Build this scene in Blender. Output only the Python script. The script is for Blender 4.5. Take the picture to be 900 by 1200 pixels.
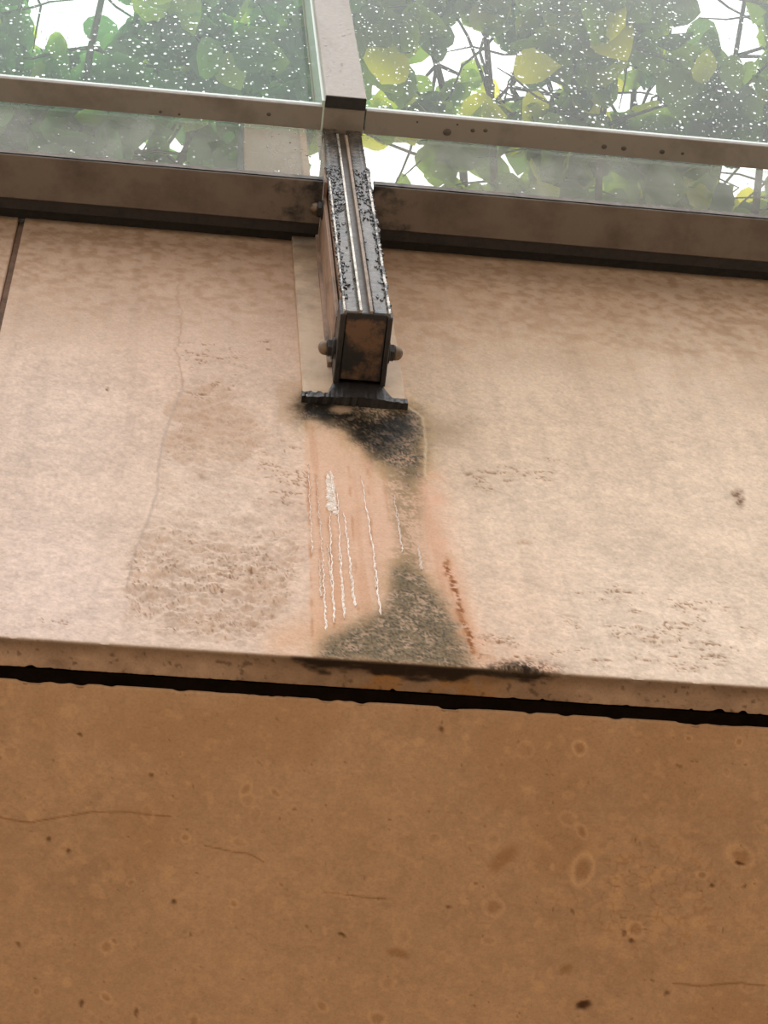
import bpy, bmesh, math, random
import numpy as np
from mathutils import Vector, Matrix

for o in list(bpy.data.objects):
    bpy.data.objects.remove(o)
SC = bpy.context.scene
COL = SC.collection
random.seed(7)
RNG = np.random.default_rng(11)

# ------------------------------------------------------------------ camera
# X along the facade, Y into the building, Z up; the bottom of the stone fascia is Z = 0,
# the pavement the photographer stands on is GROUND.
GROUND = -4.4
F = 2800.0                                             # focal length in pixels of a 900 x 1200 frame
RT = np.array([0.9922, 0.0719, 0.1018]); RT /= np.linalg.norm(RT)      # facade axes seen in camera axes (x right, y down, z forward)
UP = np.array([-0.0589, -0.4492, 0.8915]); UP -= RT * UP.dot(RT); UP /= np.linalg.norm(UP)
NN = np.cross(UP, RT)
M = np.stack([RT, NN, UP], 1)                          # camera = M @ world
CAM = np.array([-0.3456, -1.6168, -2.8055])
cd = bpy.data.cameras.new('camera')
cam = bpy.data.objects.new('camera', cd)
COL.objects.link(cam)
cd.sensor_fit = 'HORIZONTAL'
cd.sensor_width = 36.0
cd.lens = F / 900.0 * 36.0
cd.clip_start = 0.05
mw = Matrix.Identity(4)
for i in range(3):
    mw[i][0] = M[0, i]; mw[i][1] = -M[1, i]; mw[i][2] = -M[2, i]; mw[i][3] = CAM[i]
cam.matrix_world = mw
SC.camera = cam

# ------------------------------------------------------------------ sky: plain overcast, brighter towards the zenith
SKY = 2.35
w = bpy.data.worlds.new('overcast_sky'); SC.world = w
w.use_nodes = True
nt = w.node_tree; nt.nodes.clear()
tc = nt.nodes.new('ShaderNodeTexCoord'); sx = nt.nodes.new('ShaderNodeSeparateXYZ')
rp = nt.nodes.new('ShaderNodeValToRGB'); bg = nt.nodes.new('ShaderNodeBackground'); wo = nt.nodes.new('ShaderNodeOutputWorld')
nt.links.new(tc.outputs['Generated'], sx.inputs[0]); nt.links.new(sx.outputs['Z'], rp.inputs[0])
nt.links.new(rp.outputs[0], bg.inputs[0]); nt.links.new(bg.outputs[0], wo.inputs[0])
rp.color_ramp.elements[0].position = 0.0; rp.color_ramp.elements[0].color = (0.35, 0.355, 0.36, 1)
rp.color_ramp.elements[1].position = 1.0; rp.color_ramp.elements[1].color = (0.985, 0.99, 1.0, 1)
bg.inputs[1].default_value = SKY

SC.view_settings.view_transform = 'Standard'
SC.view_settings.look = 'None'
SC.view_settings.gamma = 1.0
SC.view_settings.use_curve_mapping = False
SC.view_settings.exposure = -0.1
SC.cycles.max_bounces = 10
SC.cycles.transparent_max_bounces = 24
SC.cycles.transmission_bounces = 8

# ------------------------------------------------------------------ helpers
def ray(px, py):
    return M.T @ np.array([(px - 450) / F, (py - 600) / F, 1.0])
def on_y(px, py, y):
    d = ray(px, py); return CAM + (y - CAM[1]) / d[1] * d
def on_z(px, py, z):
    d = ray(px, py); return CAM + (z - CAM[2]) / d[2] * d
def project(x, y, z):                                  # where surveyed surface points fall in the photograph
    P = np.stack([np.asarray(x) - CAM[0], np.asarray(y) - CAM[1], np.asarray(z) - CAM[2]], -1) @ M.T
    return P[..., 0] / P[..., 2] * F + 450, P[..., 1] / P[..., 2] * F + 600

def lin(c):
    c = np.asarray(c, float) / 255.0
    return np.where(c <= 0.04045, c / 12.92, ((c + 0.055) / 1.055) ** 2.4)
def lin4(c):
    l = lin(c); return (float(l[0]), float(l[1]), float(l[2]), 1.0)

TAB = RNG.random((64, 256, 256)).astype(np.float32)
def vnoise(x, y, seed):
    xi = np.floor(x).astype(int); yi = np.floor(y).astype(int)
    fx = x - xi; fy = y - yi
    fx = fx * fx * (3 - 2 * fx); fy = fy * fy * (3 - 2 * fy)
    T = TAB[seed % 64]
    a = T[xi & 255, yi & 255]; b = T[(xi + 1) & 255, yi & 255]
    c = T[xi & 255, (yi + 1) & 255]; d = T[(xi + 1) & 255, (yi + 1) & 255]
    return (a * (1 - fx) + b * fx) * (1 - fy) + (c * (1 - fx) + d * fx) * fy
def fbm(x, y, seed, octv=4, gain=0.5):
    s = 0; a = 1.0; t = 0
    for k in range(octv):
        s = s + a * vnoise(x * 2 ** k + 17.3 * k, y * 2 ** k + 5.1 * k, seed + k); t += a; a *= gain
    return s / t
def ridge(x, y, seed, octv=3):
    return 1 - np.abs(2 * fbm(x, y, seed, octv) - 1)
def sstep(a, b, v):
    t = np.clip((v - a) / (b - a), 0, 1); return t * t * (3 - 2 * t)
def seg_dist(px, py, pts):
    best = np.full(px.shape, 1e9)
    for (x0, y0), (x1, y1) in zip(pts[:-1], pts[1:]):
        dx, dy = x1 - x0, y1 - y0
        t = np.clip(((px - x0) * dx + (py - y0) * dy) / (dx * dx + dy * dy + 1e-9), 0, 1)
        best = np.minimum(best, np.hypot(px - x0 - t * dx, py - y0 - t * dy))
    return best
def poly_sd(px, py, poly):                             # negative inside
    d = seg_dist(px, py, list(poly) + [poly[0]])
    ins = np.zeros(px.shape, bool)
    n = len(poly)
    for i in range(n):
        x0, y0 = poly[i]; x1, y1 = poly[(i + 1) % n]
        if y0 == y1: continue
        c = ((y0 > py) != (y1 > py)) & (px < (x1 - x0) * (py - y0) / (y1 - y0) + x0)
        ins ^= c
    return np.where(ins, -d, d)
def mixc(c, col, a):
    return c * (1 - a[..., None]) + np.asarray(col, float) * a[..., None]

def link(o, parent=None):
    COL.objects.link(o)
    if parent is not None:
        o.parent = parent
        o.matrix_parent_inverse = parent_inverse(parent)
    return o
def parent_inverse(p):                                 # parts keep world coordinates under a thing that stands at its base
    if p.parent is not None: return Matrix.Identity(4)
    return Matrix.Translation(-Vector(p.location))
def empty(name, loc, label=None, cat=None, group=None, kind=None):
    o = bpy.data.objects.new(name, None); o.location = loc; o.empty_display_size = 0.05
    COL.objects.link(o); return tag(o, label, cat, group, kind)
def tag(o, label=None, cat=None, group=None, kind=None):
    if label: o['label'] = label
    if cat: o['category'] = cat
    if group: o['group'] = group
    if kind: o['kind'] = kind
    return o
def obj(name, bm, mat, parent=None, smooth=False):
    me = bpy.data.meshes.new(name)
    bmesh.ops.recalc_face_normals(bm, faces=bm.faces)
    bm.to_mesh(me); bm.free()
    if smooth:
        for p in me.polygons: p.use_smooth = True
    me.materials.append(mat)
    return link(bpy.data.objects.new(name, me), parent)
def bx(bm, x0, x1, y0, y1, z0, z1, bev=0.0, seg=1):
    r = bmesh.ops.create_cube(bm, size=1.0)
    vs = r['verts']
    for v in vs:
        v.co = ((x0 + x1) / 2 + v.co.x * (x1 - x0), (y0 + y1) / 2 + v.co.y * (y1 - y0), (z0 + z1) / 2 + v.co.z * (z1 - z0))
    if bev:
        es = list({e for v in vs for e in v.link_edges})
        bmesh.ops.bevel(bm, geom=es, offset=bev, segments=seg, affect='EDGES')
    return bm
def new_box(*a, **k):
    bm = bmesh.new(); return bx(bm, *a, **k)
def lathe_x(bm, prof, c, n=20):                        # profile of (x, r) around an axis along X through c
    rings = []
    for (x, r) in prof:
        rings.append([bm.verts.new((c[0] + x, c[1] + max(r, 1e-5) * math.cos(2 * math.pi * k / n), c[2] + max(r, 1e-5) * math.sin(2 * math.pi * k / n))) for k in range(n)])
    for a, b in zip(rings[:-1], rings[1:]):
        for k in range(n):
            bm.faces.new((a[k], a[(k + 1) % n], b[(k + 1) % n], b[k]))
    bm.faces.new(rings[0]); bm.faces.new(rings[-1][::-1])
    return bm
def tube(bm, pts, rads, n=8):
    rings = []
    for i, p in enumerate(pts):
        a = pts[max(i - 1, 0)]; b = pts[min(i + 1, len(pts) - 1)]
        t = (b - a).normalized()
        u = t.cross(Vector((0.3, 0.1, 1.0)) if abs(t.z) < 0.9 else Vector((1, 0, 0))).normalized(); v = t.cross(u)
        rings.append([bm.verts.new(p + (u * math.cos(2 * math.pi * k / n) + v * math.sin(2 * math.pi * k / n)) * rads[i]) for k in range(n)])
    for a, b in zip(rings[:-1], rings[1:]):
        for k in range(n):
            bm.faces.new((a[k], a[(k + 1) % n], b[(k + 1) % n], b[k]))
    bm.faces.new(rings[0]); bm.faces.new(rings[-1][::-1])
    return bm
def array_mesh(name, co, quads, mat, parent, col=None, rough=None, smooth=True):
    me = bpy.data.meshes.new(name)
    co = np.ascontiguousarray(co, np.float32); quads = np.ascontiguousarray(quads, np.int32)
    me.vertices.add(len(co)); me.vertices.foreach_set('co', co.ravel())
    nq, k = quads.shape
    me.loops.add(nq * k); me.loops.foreach_set('vertex_index', quads.ravel())
    me.polygons.add(nq); me.polygons.foreach_set('loop_start', np.arange(nq, dtype=np.int32) * k)
    me.polygons.foreach_set('loop_total', np.full(nq, k, np.int32))
    me.polygons.foreach_set('use_smooth', np.full(nq, smooth))
    me.update(calc_edges=True)
    if col is not None:
        a = me.color_attributes.new('col', 'FLOAT_COLOR', 'POINT')
        a.data.foreach_set('color', np.concatenate([col, np.ones((len(col), 1))], 1).astype(np.float32).ravel())
    if rough is not None:
        a = me.attributes.new('rough', 'FLOAT', 'POINT'); a.data.foreach_set('value', rough.astype(np.float32).ravel())
    me.materials.append(mat)
    return link(bpy.data.objects.new(name, me), parent)

# ------------------------------------------------------------------ materials
def mat(name):
    m = bpy.data.materials.new(name); m.use_nodes = True
    n = m.node_tree.nodes; l = m.node_tree.links
    return m, n, l, n['Principled BSDF']
def noise(n, l, scale, detail=4, rough=0.6, src=None, mapscale=None):
    t = n.new('ShaderNodeTexNoise'); t.inputs['Scale'].default_value = scale; t.inputs['Detail'].default_value = detail; t.inputs['Roughness'].default_value = rough
    c = n.new('ShaderNodeTexCoord'); out = c.outputs['Object']
    if mapscale:
        mp = n.new('ShaderNodeMapping'); mp.inputs['Scale'].default_value = mapscale; l.new(out, mp.inputs[0]); out = mp.outputs[0]
    l.new(out, t.inputs['Vector'])
    return t
def ramp(n, l, src, stops):
    r = n.new('ShaderNodeValToRGB'); e = r.color_ramp.elements
    e[0].position, e[0].color = stops[0][0], stops[0][1]
    e[1].position, e[1].color = stops[-1][0], stops[-1][1]
    for p, c in stops[1:-1]:
        k = e.new(p); k.color = c
    l.new(src, r.inputs[0]); return r
def bump(n, l, b, src, strength, dist):
    k = n.new('ShaderNodeBump'); k.inputs['Strength'].default_value = strength; k.inputs['Distance'].default_value = dist
    l.new(src, k.inputs['Height']); l.new(k.outputs[0], b.inputs['Normal']); return k
def g(v): return (v, v, v, 1)

def stone_mat(name, fine):
    m, n, l, b = mat(name)
    a = n.new('ShaderNodeAttribute'); a.attribute_name = 'col'
    r = n.new('ShaderNodeAttribute'); r.attribute_name = 'rough'
    t = noise(n, l, fine, 5, 0.65)
    rr = ramp(n, l, t.outputs[0], [(0.3, g(0.86)), (0.5, g(1.0)), (0.72, g(1.08))])
    mx = n.new('ShaderNodeMix'); mx.data_type = 'RGBA'; mx.blend_type = 'MULTIPLY'; mx.inputs[0].default_value = 1.0
    l.new(a.outputs['Color'], mx.inputs[6]); l.new(rr.outputs[0], mx.inputs[7])
    l.new(mx.outputs[2], b.inputs['Base Color']); l.new(r.outputs['Fac'], b.inputs['Roughness'])
    b.inputs['Specular IOR Level'].default_value = 0.03
    bump(n, l, b, t.outputs[0], 0.35, 0.0015)
    return m
STONE = stone_mat('weathered_limestone', 260)
SOFFIT = stone_mat('fossil_limestone', 240)

def metal_mat(name, base, dirt, rough=0.45, metallic=0.0, scale=14, lo=0.45, hi=0.7, bmp=0.15, spec=0.5, mapscale=None):
    m, n, l, b = mat(name)
    t = noise(n, l, scale, 6, 0.65, mapscale=mapscale)
    r = ramp(n, l, t.outputs[0], [(lo, lin4(base)), (hi, lin4(dirt))])
    l.new(r.outputs[0], b.inputs['Base Color'])
    b.inputs['Metallic'].default_value = metallic
    t2 = noise(n, l, 90, 4)
    rr = ramp(n, l, t2.outputs[0], [(0.3, g(rough * 0.8)), (0.7, g(min(1, rough * 1.3)))])
    l.new(rr.outputs[0], b.inputs['Roughness'])
    b.inputs['Specular IOR Level'].default_value = spec
    bump(n, l, b, t2.outputs[0], bmp, 0.002)
    return m
BRONZE = metal_mat('bronze_painted_aluminium', (134, 122, 109), (110, 97, 85), 0.42, scale=9)
CAPM = metal_mat('bronze_painted_cap', (164, 153, 141), (148, 136, 124), 0.4, scale=10, mapscale=(1, 1, 0.25))
SILLM = metal_mat('grimy_sill_metal', (108, 95, 83), (78, 66, 56), 0.5, scale=7)
GAPM = metal_mat('near_black_gap_fill', (22, 16, 12), (12, 9, 7), 0.95, scale=20, spec=0.0)
DARKM = metal_mat('black_sealant', (38, 32, 28), (22, 19, 17), 0.6, scale=20)
SIDEM = metal_mat('stained_steel', (158, 128, 106), (84, 66, 54), 0.5, scale=18, lo=0.52, hi=0.72, mapscale=(1, 1, 0.3))
GRIMEM = metal_mat('black_grime_steel', (38, 33, 30), (20, 18, 17), 0.4, scale=30, bmp=0.5)
ENDM = metal_mat('rusty_end_plate', (96, 68, 46), (26, 21, 18), 0.5, scale=20, lo=0.45, hi=0.58, bmp=0.3)
GASKET = metal_mat('wet_weathered_gasket', (92, 81, 70), (36, 32, 28), 0.27, scale=34, lo=0.40, hi=0.62, bmp=0.6, spec=0.6, mapscale=(1, 1, 0.4))
GROOVE = metal_mat('dirty_groove', (84, 70, 58), (40, 34, 29), 0.35, scale=30, bmp=0.4)
RIDGE = metal_mat('beige_lip', (150, 126, 102), (96, 78, 62), 0.4, scale=30)
LIPW = metal_mat('bare_aluminium_lip', (206, 198, 184), (120, 108, 94), 0.25, 0.6, scale=30)
LIPD = metal_mat('flaking_lip', (214, 206, 194), (30, 26, 23), 0.3, 0.2, scale=60, lo=0.46, hi=0.54, mapscale=(1, 1, 0.5))
CRUSTM = metal_mat('wet_black_crust', (40, 35, 31), (18, 16, 14), 0.22, scale=60, bmp=0.6, spec=0.7)
PLATEM = metal_mat('beige_painted_plate', (198, 170, 140), (172, 143, 114), 0.5, scale=12)
def grime_tone_over(m, expr, dark, soft=(0.45, 0.62), nscale=40):
    # grime and darker tones laid over a finished metal: expr(n, l, xyz sockets) gives where it gathers, noise breaks it up
    n = m.node_tree.nodes; l = m.node_tree.links; b = n['Principled BSDF']
    src = b.inputs['Base Color'].links[0].from_socket
    c = n.new('ShaderNodeTexCoord'); sp = n.new('ShaderNodeSeparateXYZ'); l.new(c.outputs['Object'], sp.inputs[0])
    where = expr(n, l, sp.outputs)
    t = noise(n, l, nscale, 5, 0.65)
    a = n.new('ShaderNodeMath'); a.operation = 'MULTIPLY_ADD'; l.new(t.outputs[0], a.inputs[0]); a.inputs[1].default_value = 0.9; l.new(where, a.inputs[2])
    r = ramp(n, l, a.outputs[0], [(soft[0], g(0.0)), (soft[1], g(1.0))])
    mx = n.new('ShaderNodeMix'); mx.data_type = 'RGBA'; l.new(r.outputs[0], mx.inputs[0]); l.new(src, mx.inputs[6]); mx.inputs[7].default_value = lin4(dark)
    l.new(mx.outputs[2], b.inputs['Base Color'])
def mth(n, l, op, a, b=None, c=None):
    k = n.new('ShaderNodeMath'); k.operation = op
    for i, v in enumerate((a, b, c)):
        if v is None: continue
        if isinstance(v, (int, float)): k.inputs[i].default_value = v
        else: l.new(v, k.inputs[i])
    return k.outputs[0]
def far_from(n, l, s, mid, half):                       # 0 in the middle, 1 at the edge
    return mth(n, l, 'DIVIDE', mth(n, l, 'ABSOLUTE', mth(n, l, 'SUBTRACT', s, mid)), half)
grime_tone_over(ENDM, lambda n, l, o: mth(n, l, 'MULTIPLY_ADD', mth(n, l, 'POWER', mth(n, l, 'MAXIMUM', far_from(n, l, o['X'], 0.011, 0.036), far_from(n, l, o['Y'], -0.072, 0.062)), 4.0), 0.55, -0.26), (22, 18, 15))
grime_tone_over(PLATEM, lambda n, l, o: mth(n, l, 'MULTIPLY_ADD', o['Z'], 0.9, -1.32), (112, 90, 70), (0.2, 0.75), 16)  # plate tone turns darker and browner towards its top
grime_tone_over(SILLM, lambda n, l, o: mth(n, l, 'SUBTRACT', 0.12, mth(n, l, 'MULTIPLY', far_from(n, l, o['X'], 0.0, 0.16), 0.30)), (30, 26, 23), (0.36, 0.56), 26)
grime_tone_over(SIDEM, lambda n, l, o: mth(n, l, 'MULTIPLY', mth(n, l, 'SUBTRACT', 1.06, o['Z']), 3.2), (28, 24, 21), (0.45, 0.8), 30)
BOLTM = metal_mat('rusty_bolt', (120, 100, 80), (66, 52, 42), 0.4, 0.3, scale=60)
POSTM = metal_mat('brown_post', (160, 108, 76), (144, 96, 66), 0.5, scale=8, mapscale=(1, 1, 0.2))
POSTE = metal_mat('tan_post_edge', (200, 132, 80), (186, 120, 72), 0.5, scale=8)
CONC = metal_mat('dark_backing', (60, 50, 42), (44, 37, 31), 0.9, scale=6)
PLASTER = metal_mat('plaster_wall', (190, 160, 130), (176, 146, 118), 0.9, scale=4)
BARK = metal_mat('bark', (92, 84, 72), (62, 56, 48), 0.9, scale=16, mapscale=(1, 1, 0.3))
JOINT = metal_mat('joint_sealant', (120, 92, 72), (84, 64, 50), 0.8, scale=20)

def paving_mat():
    m, n, l, b = mat('warm_paving')
    br = n.new('ShaderNodeTexBrick'); br.inputs['Scale'].default_value = 2.2
    br.inputs['Color1'].default_value = lin4((196, 180, 158)); br.inputs['Color2'].default_value = lin4((184, 168, 146)); br.inputs['Mortar'].default_value = lin4((140, 126, 108))
    br.inputs['Mortar Size'].default_value = 0.012
    c = n.new('ShaderNodeTexCoord'); l.new(c.outputs['Object'], br.inputs['Vector'])
    l.new(br.outputs[0], b.inputs['Base Color']); b.inputs['Roughness'].default_value = 0.7
    return m
PAVING = paving_mat()

def glass_mat(name, tint, film, ior=1.5):
    m = bpy.data.materials.new(name); m.use_nodes = True
    n = m.node_tree.nodes; l = m.node_tree.links; n.clear()
    o = n.new('ShaderNodeOutputMaterial'); mx = n.new('ShaderNodeMixShader'); tr = n.new('ShaderNodeBsdfTransparent'); gl = n.new('ShaderNodeBsdfGlossy')
    fr = n.new('ShaderNodeFresnel')
    # the transparent pane does not bend light, so the far face gets the inverse index to reflect like the near one
    ge = n.new('ShaderNodeNewGeometry'); mr = n.new('ShaderNodeMapRange'); mr.inputs[3].default_value = ior; mr.inputs[4].default_value = 1 / ior
    l.new(ge.outputs['Backfacing'], mr.inputs[0]); l.new(mr.outputs[0], fr.inputs[0])
    tr.inputs[0].default_value = tint; gl.inputs['Roughness'].default_value = 0.02
    # thin film of grime and rain that scatters a little daylight
    df = n.new('ShaderNodeBsdfTranslucent'); df.inputs[0].default_value = (0.86, 0.86, 0.82, 1)
    d2 = n.new('ShaderNodeBsdfDiffuse'); d2.inputs[0].default_value = (0.86, 0.86, 0.82, 1)
    ms = n.new('ShaderNodeMixShader'); ms.inputs[0].default_value = 0.5
    l.new(df.outputs[0], ms.inputs[1]); l.new(d2.outputs[0], ms.inputs[2])
    t = noise(n, l, 6, 6, 0.65, mapscale=(1, 1, 0.45))
    rr = ramp(n, l, t.outputs[0], [(0.35, g(film * 0.55)), (0.68, g(film * 1.5))])
    m1 = n.new('ShaderNodeMixShader'); l.new(rr.outputs[0], m1.inputs[0]); l.new(tr.outputs[0], m1.inputs[1]); l.new(ms.outputs[0], m1.inputs[2])
    l.new(fr.outputs[0], mx.inputs[0]); l.new(m1.outputs[0], mx.inputs[1]); l.new(gl.outputs[0], mx.inputs[2])
    l.new(mx.outputs[0], o.inputs[0])
    return m
GLASS_L = glass_mat('green_tinted_glass', (0.84, 0.94, 0.87, 1), 0.028, 1.095)
GLASS_R = glass_mat('clear_glass', (0.94, 0.97, 0.94, 1), 0.018, 1.085)
GLASS_LL = glass_mat('misted_green_glass', (0.94, 0.97, 0.94, 1), 0.24, 1.03)
GLASS_LR = glass_mat('misted_clear_glass', (0.95, 0.97, 0.94, 1), 0.24, 1.03)
def edge_mat():
    m, n, l, b = mat('glass_edge')
    b.inputs['Base Color'].default_value = lin4((196, 208, 196)); b.inputs['Roughness'].default_value = 0.15; b.inputs['Specular IOR Level'].default_value = 0.8
    return m
GEDGE = edge_mat()
def water_mat(name, ior=1.33):
    m, n, l, b = mat(name)
    b.inputs['Base Color'].default_value = (1, 1, 1, 1); b.inputs['Roughness'].default_value = 0.02
    b.inputs['Transmission Weight'].default_value = 1.0; b.inputs['IOR'].default_value = ior
    return m
WATER = water_mat('rain_water')
def runnel_mat():
    m, n, l, b = mat('running_water_film')
    b.inputs['Base Color'].default_value = lin4((226, 204, 184)); b.inputs['Roughness'].default_value = 0.12
    b.inputs['IOR'].default_value = 1.33; b.inputs['Specular IOR Level'].default_value = 1.0
    b.inputs['Coat Weight'].default_value = 1.0; b.inputs['Coat Roughness'].default_value = 0.03; b.inputs['Coat IOR'].default_value = 1.6
    return m
RUNNEL = runnel_mat()

def leaf_mat(name, c0, c1, c2):
    m = bpy.data.materials.new(name); m.use_nodes = True
    n = m.node_tree.nodes; l = m.node_tree.links; n.clear()
    o = n.new('ShaderNodeOutputMaterial')
    oi = n.new('ShaderNodeObjectInfo'); ge = n.new('ShaderNodeNewGeometry')
    ad = n.new('ShaderNodeMath'); ad.operation = 'ADD'; l.new(oi.outputs['Random'], ad.inputs[0]); l.new(ge.outputs['Random Per Island'], ad.inputs[1])
    fr = n.new('ShaderNodeMath'); fr.operation = 'FRACT'; l.new(ad.outputs[0], fr.inputs[0])
    r = ramp(n, l, fr.outputs[0], [(0.0, lin4(c0)), (0.55, lin4(c1)), (0.86, lin4(c1)), (1.0, lin4(c2))])
    d = n.new('ShaderNodeBsdfDiffuse'); t = n.new('ShaderNodeBsdfTranslucent'); gl = n.new('ShaderNodeBsdfGlossy'); gl.inputs['Roughness'].default_value = 0.35
    l.new(r.outputs[0], d.inputs[0])
    hs = n.new('ShaderNodeHueSaturation'); hs.inputs['Saturation'].default_value = 1.15; hs.inputs['Value'].default_value = 2.7; hs.inputs['Hue'].default_value = 0.49
    l.new(r.outputs[0], hs.inputs['Color']); l.new(hs.outputs[0], t.inputs[0])
    mx = n.new('ShaderNodeMixShader'); mx.inputs[0].default_value = 0.65; l.new(d.outputs[0], mx.inputs[1]); l.new(t.outputs[0], mx.inputs[2])
    m2 = n.new('ShaderNodeMixShader'); m2.inputs[0].default_value = 0.05; l.new(mx.outputs[0], m2.inputs[1]); l.new(gl.outputs[0], m2.inputs[2])
    l.new(m2.outputs[0], o.inputs[0])
    return m
LEAF_L = leaf_mat('deep_green_leaf', (54, 88, 52), (98, 138, 76), (190, 200, 88))
LEAF_R = leaf_mat('yellow_green_leaf', (52, 74, 42), (110, 132, 58), (216, 208, 60))

# ------------------------------------------------------------------ setting: pavement, core of the building
tag(obj('floor', new_box(-14, 14, -16, 12, GROUND - 0.1, GROUND), PAVING), 'warm stone paving below the facade', kind='structure')
tag(obj('wall_back', new_box(-6, 6, 2.3, 2.5, GROUND, 1.5), PLASTER), 'recessed rear wall under the soffit', kind='structure')

# ------------------------------------------------------------------ stone fascia
wall = tag(obj('wall_front', new_box(-3.3, 3.3, 0.075, 0.3, 0.04, 1.58), CONC), 'stone clad fascia band below the glazing', kind='structure')
FT = 1.80                                               # top of the slabs, hidden behind the sill
PEEL = [(214, 452), (200, 490), (188, 530), (180, 585), (163, 632), (150, 665), (147, 700), (158, 722), (205, 738), (262, 752), (305, 742), (338, 708), (352, 640), (336, 600), (322, 560), (318, 505), (298, 478), (262, 452), (240, 446)]
PEEL_TOP = [(214, 455), (198, 500), (192, 540), (240, 548), (300, 536), (312, 505), (296, 480), (262, 455)]
OUTLINE = [(214, 452), (211, 462), (201, 488), (192, 512), (186, 545), (184, 575), (176, 604), (164, 632), (154, 660), (149, 690)]
CRACK = [(222, 285), (218, 310), (206, 338), (212, 365), (213, 388), (206, 408), (211, 430), (214, 452)]
ALG_A = [(352, 474), (480, 478), (496, 490), (499, 520), (495, 548), (478, 566), (466, 552), (446, 545), (432, 530), (414, 515), (400, 498), (380, 490), (356, 492)]
ALG_B = [(452, 545), (494, 545), (492, 600), (492, 650), (500, 680), (464, 690), (466, 620), (458, 580)]
ALG_C = [(372, 772), (384, 748), (408, 735), (440, 722), (456, 706), (462, 668), (478, 662), (500, 682), (522, 712), (538, 742), (545, 768), (548, 786)]
RUST = [(523, 660), (528, 678), (536, 700), (541, 722), (549, 742), (553, 762)]
TONES = [((40, 300), (204, 174, 150)), ((200, 300), (202, 170, 146)), ((320, 310), (200, 166, 142)), ((60, 500), (220, 194, 174)), ((60, 690), (222, 196, 178)),
         ((250, 400), (212, 182, 160)), ((260, 620), (220, 194, 172)), ((300, 700), (216, 188, 166)), ((420, 620), (220, 182, 156)), ((500, 330), (196, 164, 134)),
         ((560, 360), (196, 166, 138)), ((700, 340), (194, 164, 134)), ((860, 350), (200, 172, 144)), ((600, 450), (208, 182, 156)), ((520, 500), (196, 170, 144)), ((800, 450), (216, 190, 164)),
         ((620, 600), (222, 196, 170)), ((850, 600), (224, 198, 172)), ((600, 720), (225, 194, 168)), ((720, 720), (225, 200, 176)), ((860, 760), (227, 202, 178))]  # upper entries darker: part dirt, part painted shade below the sill

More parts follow.
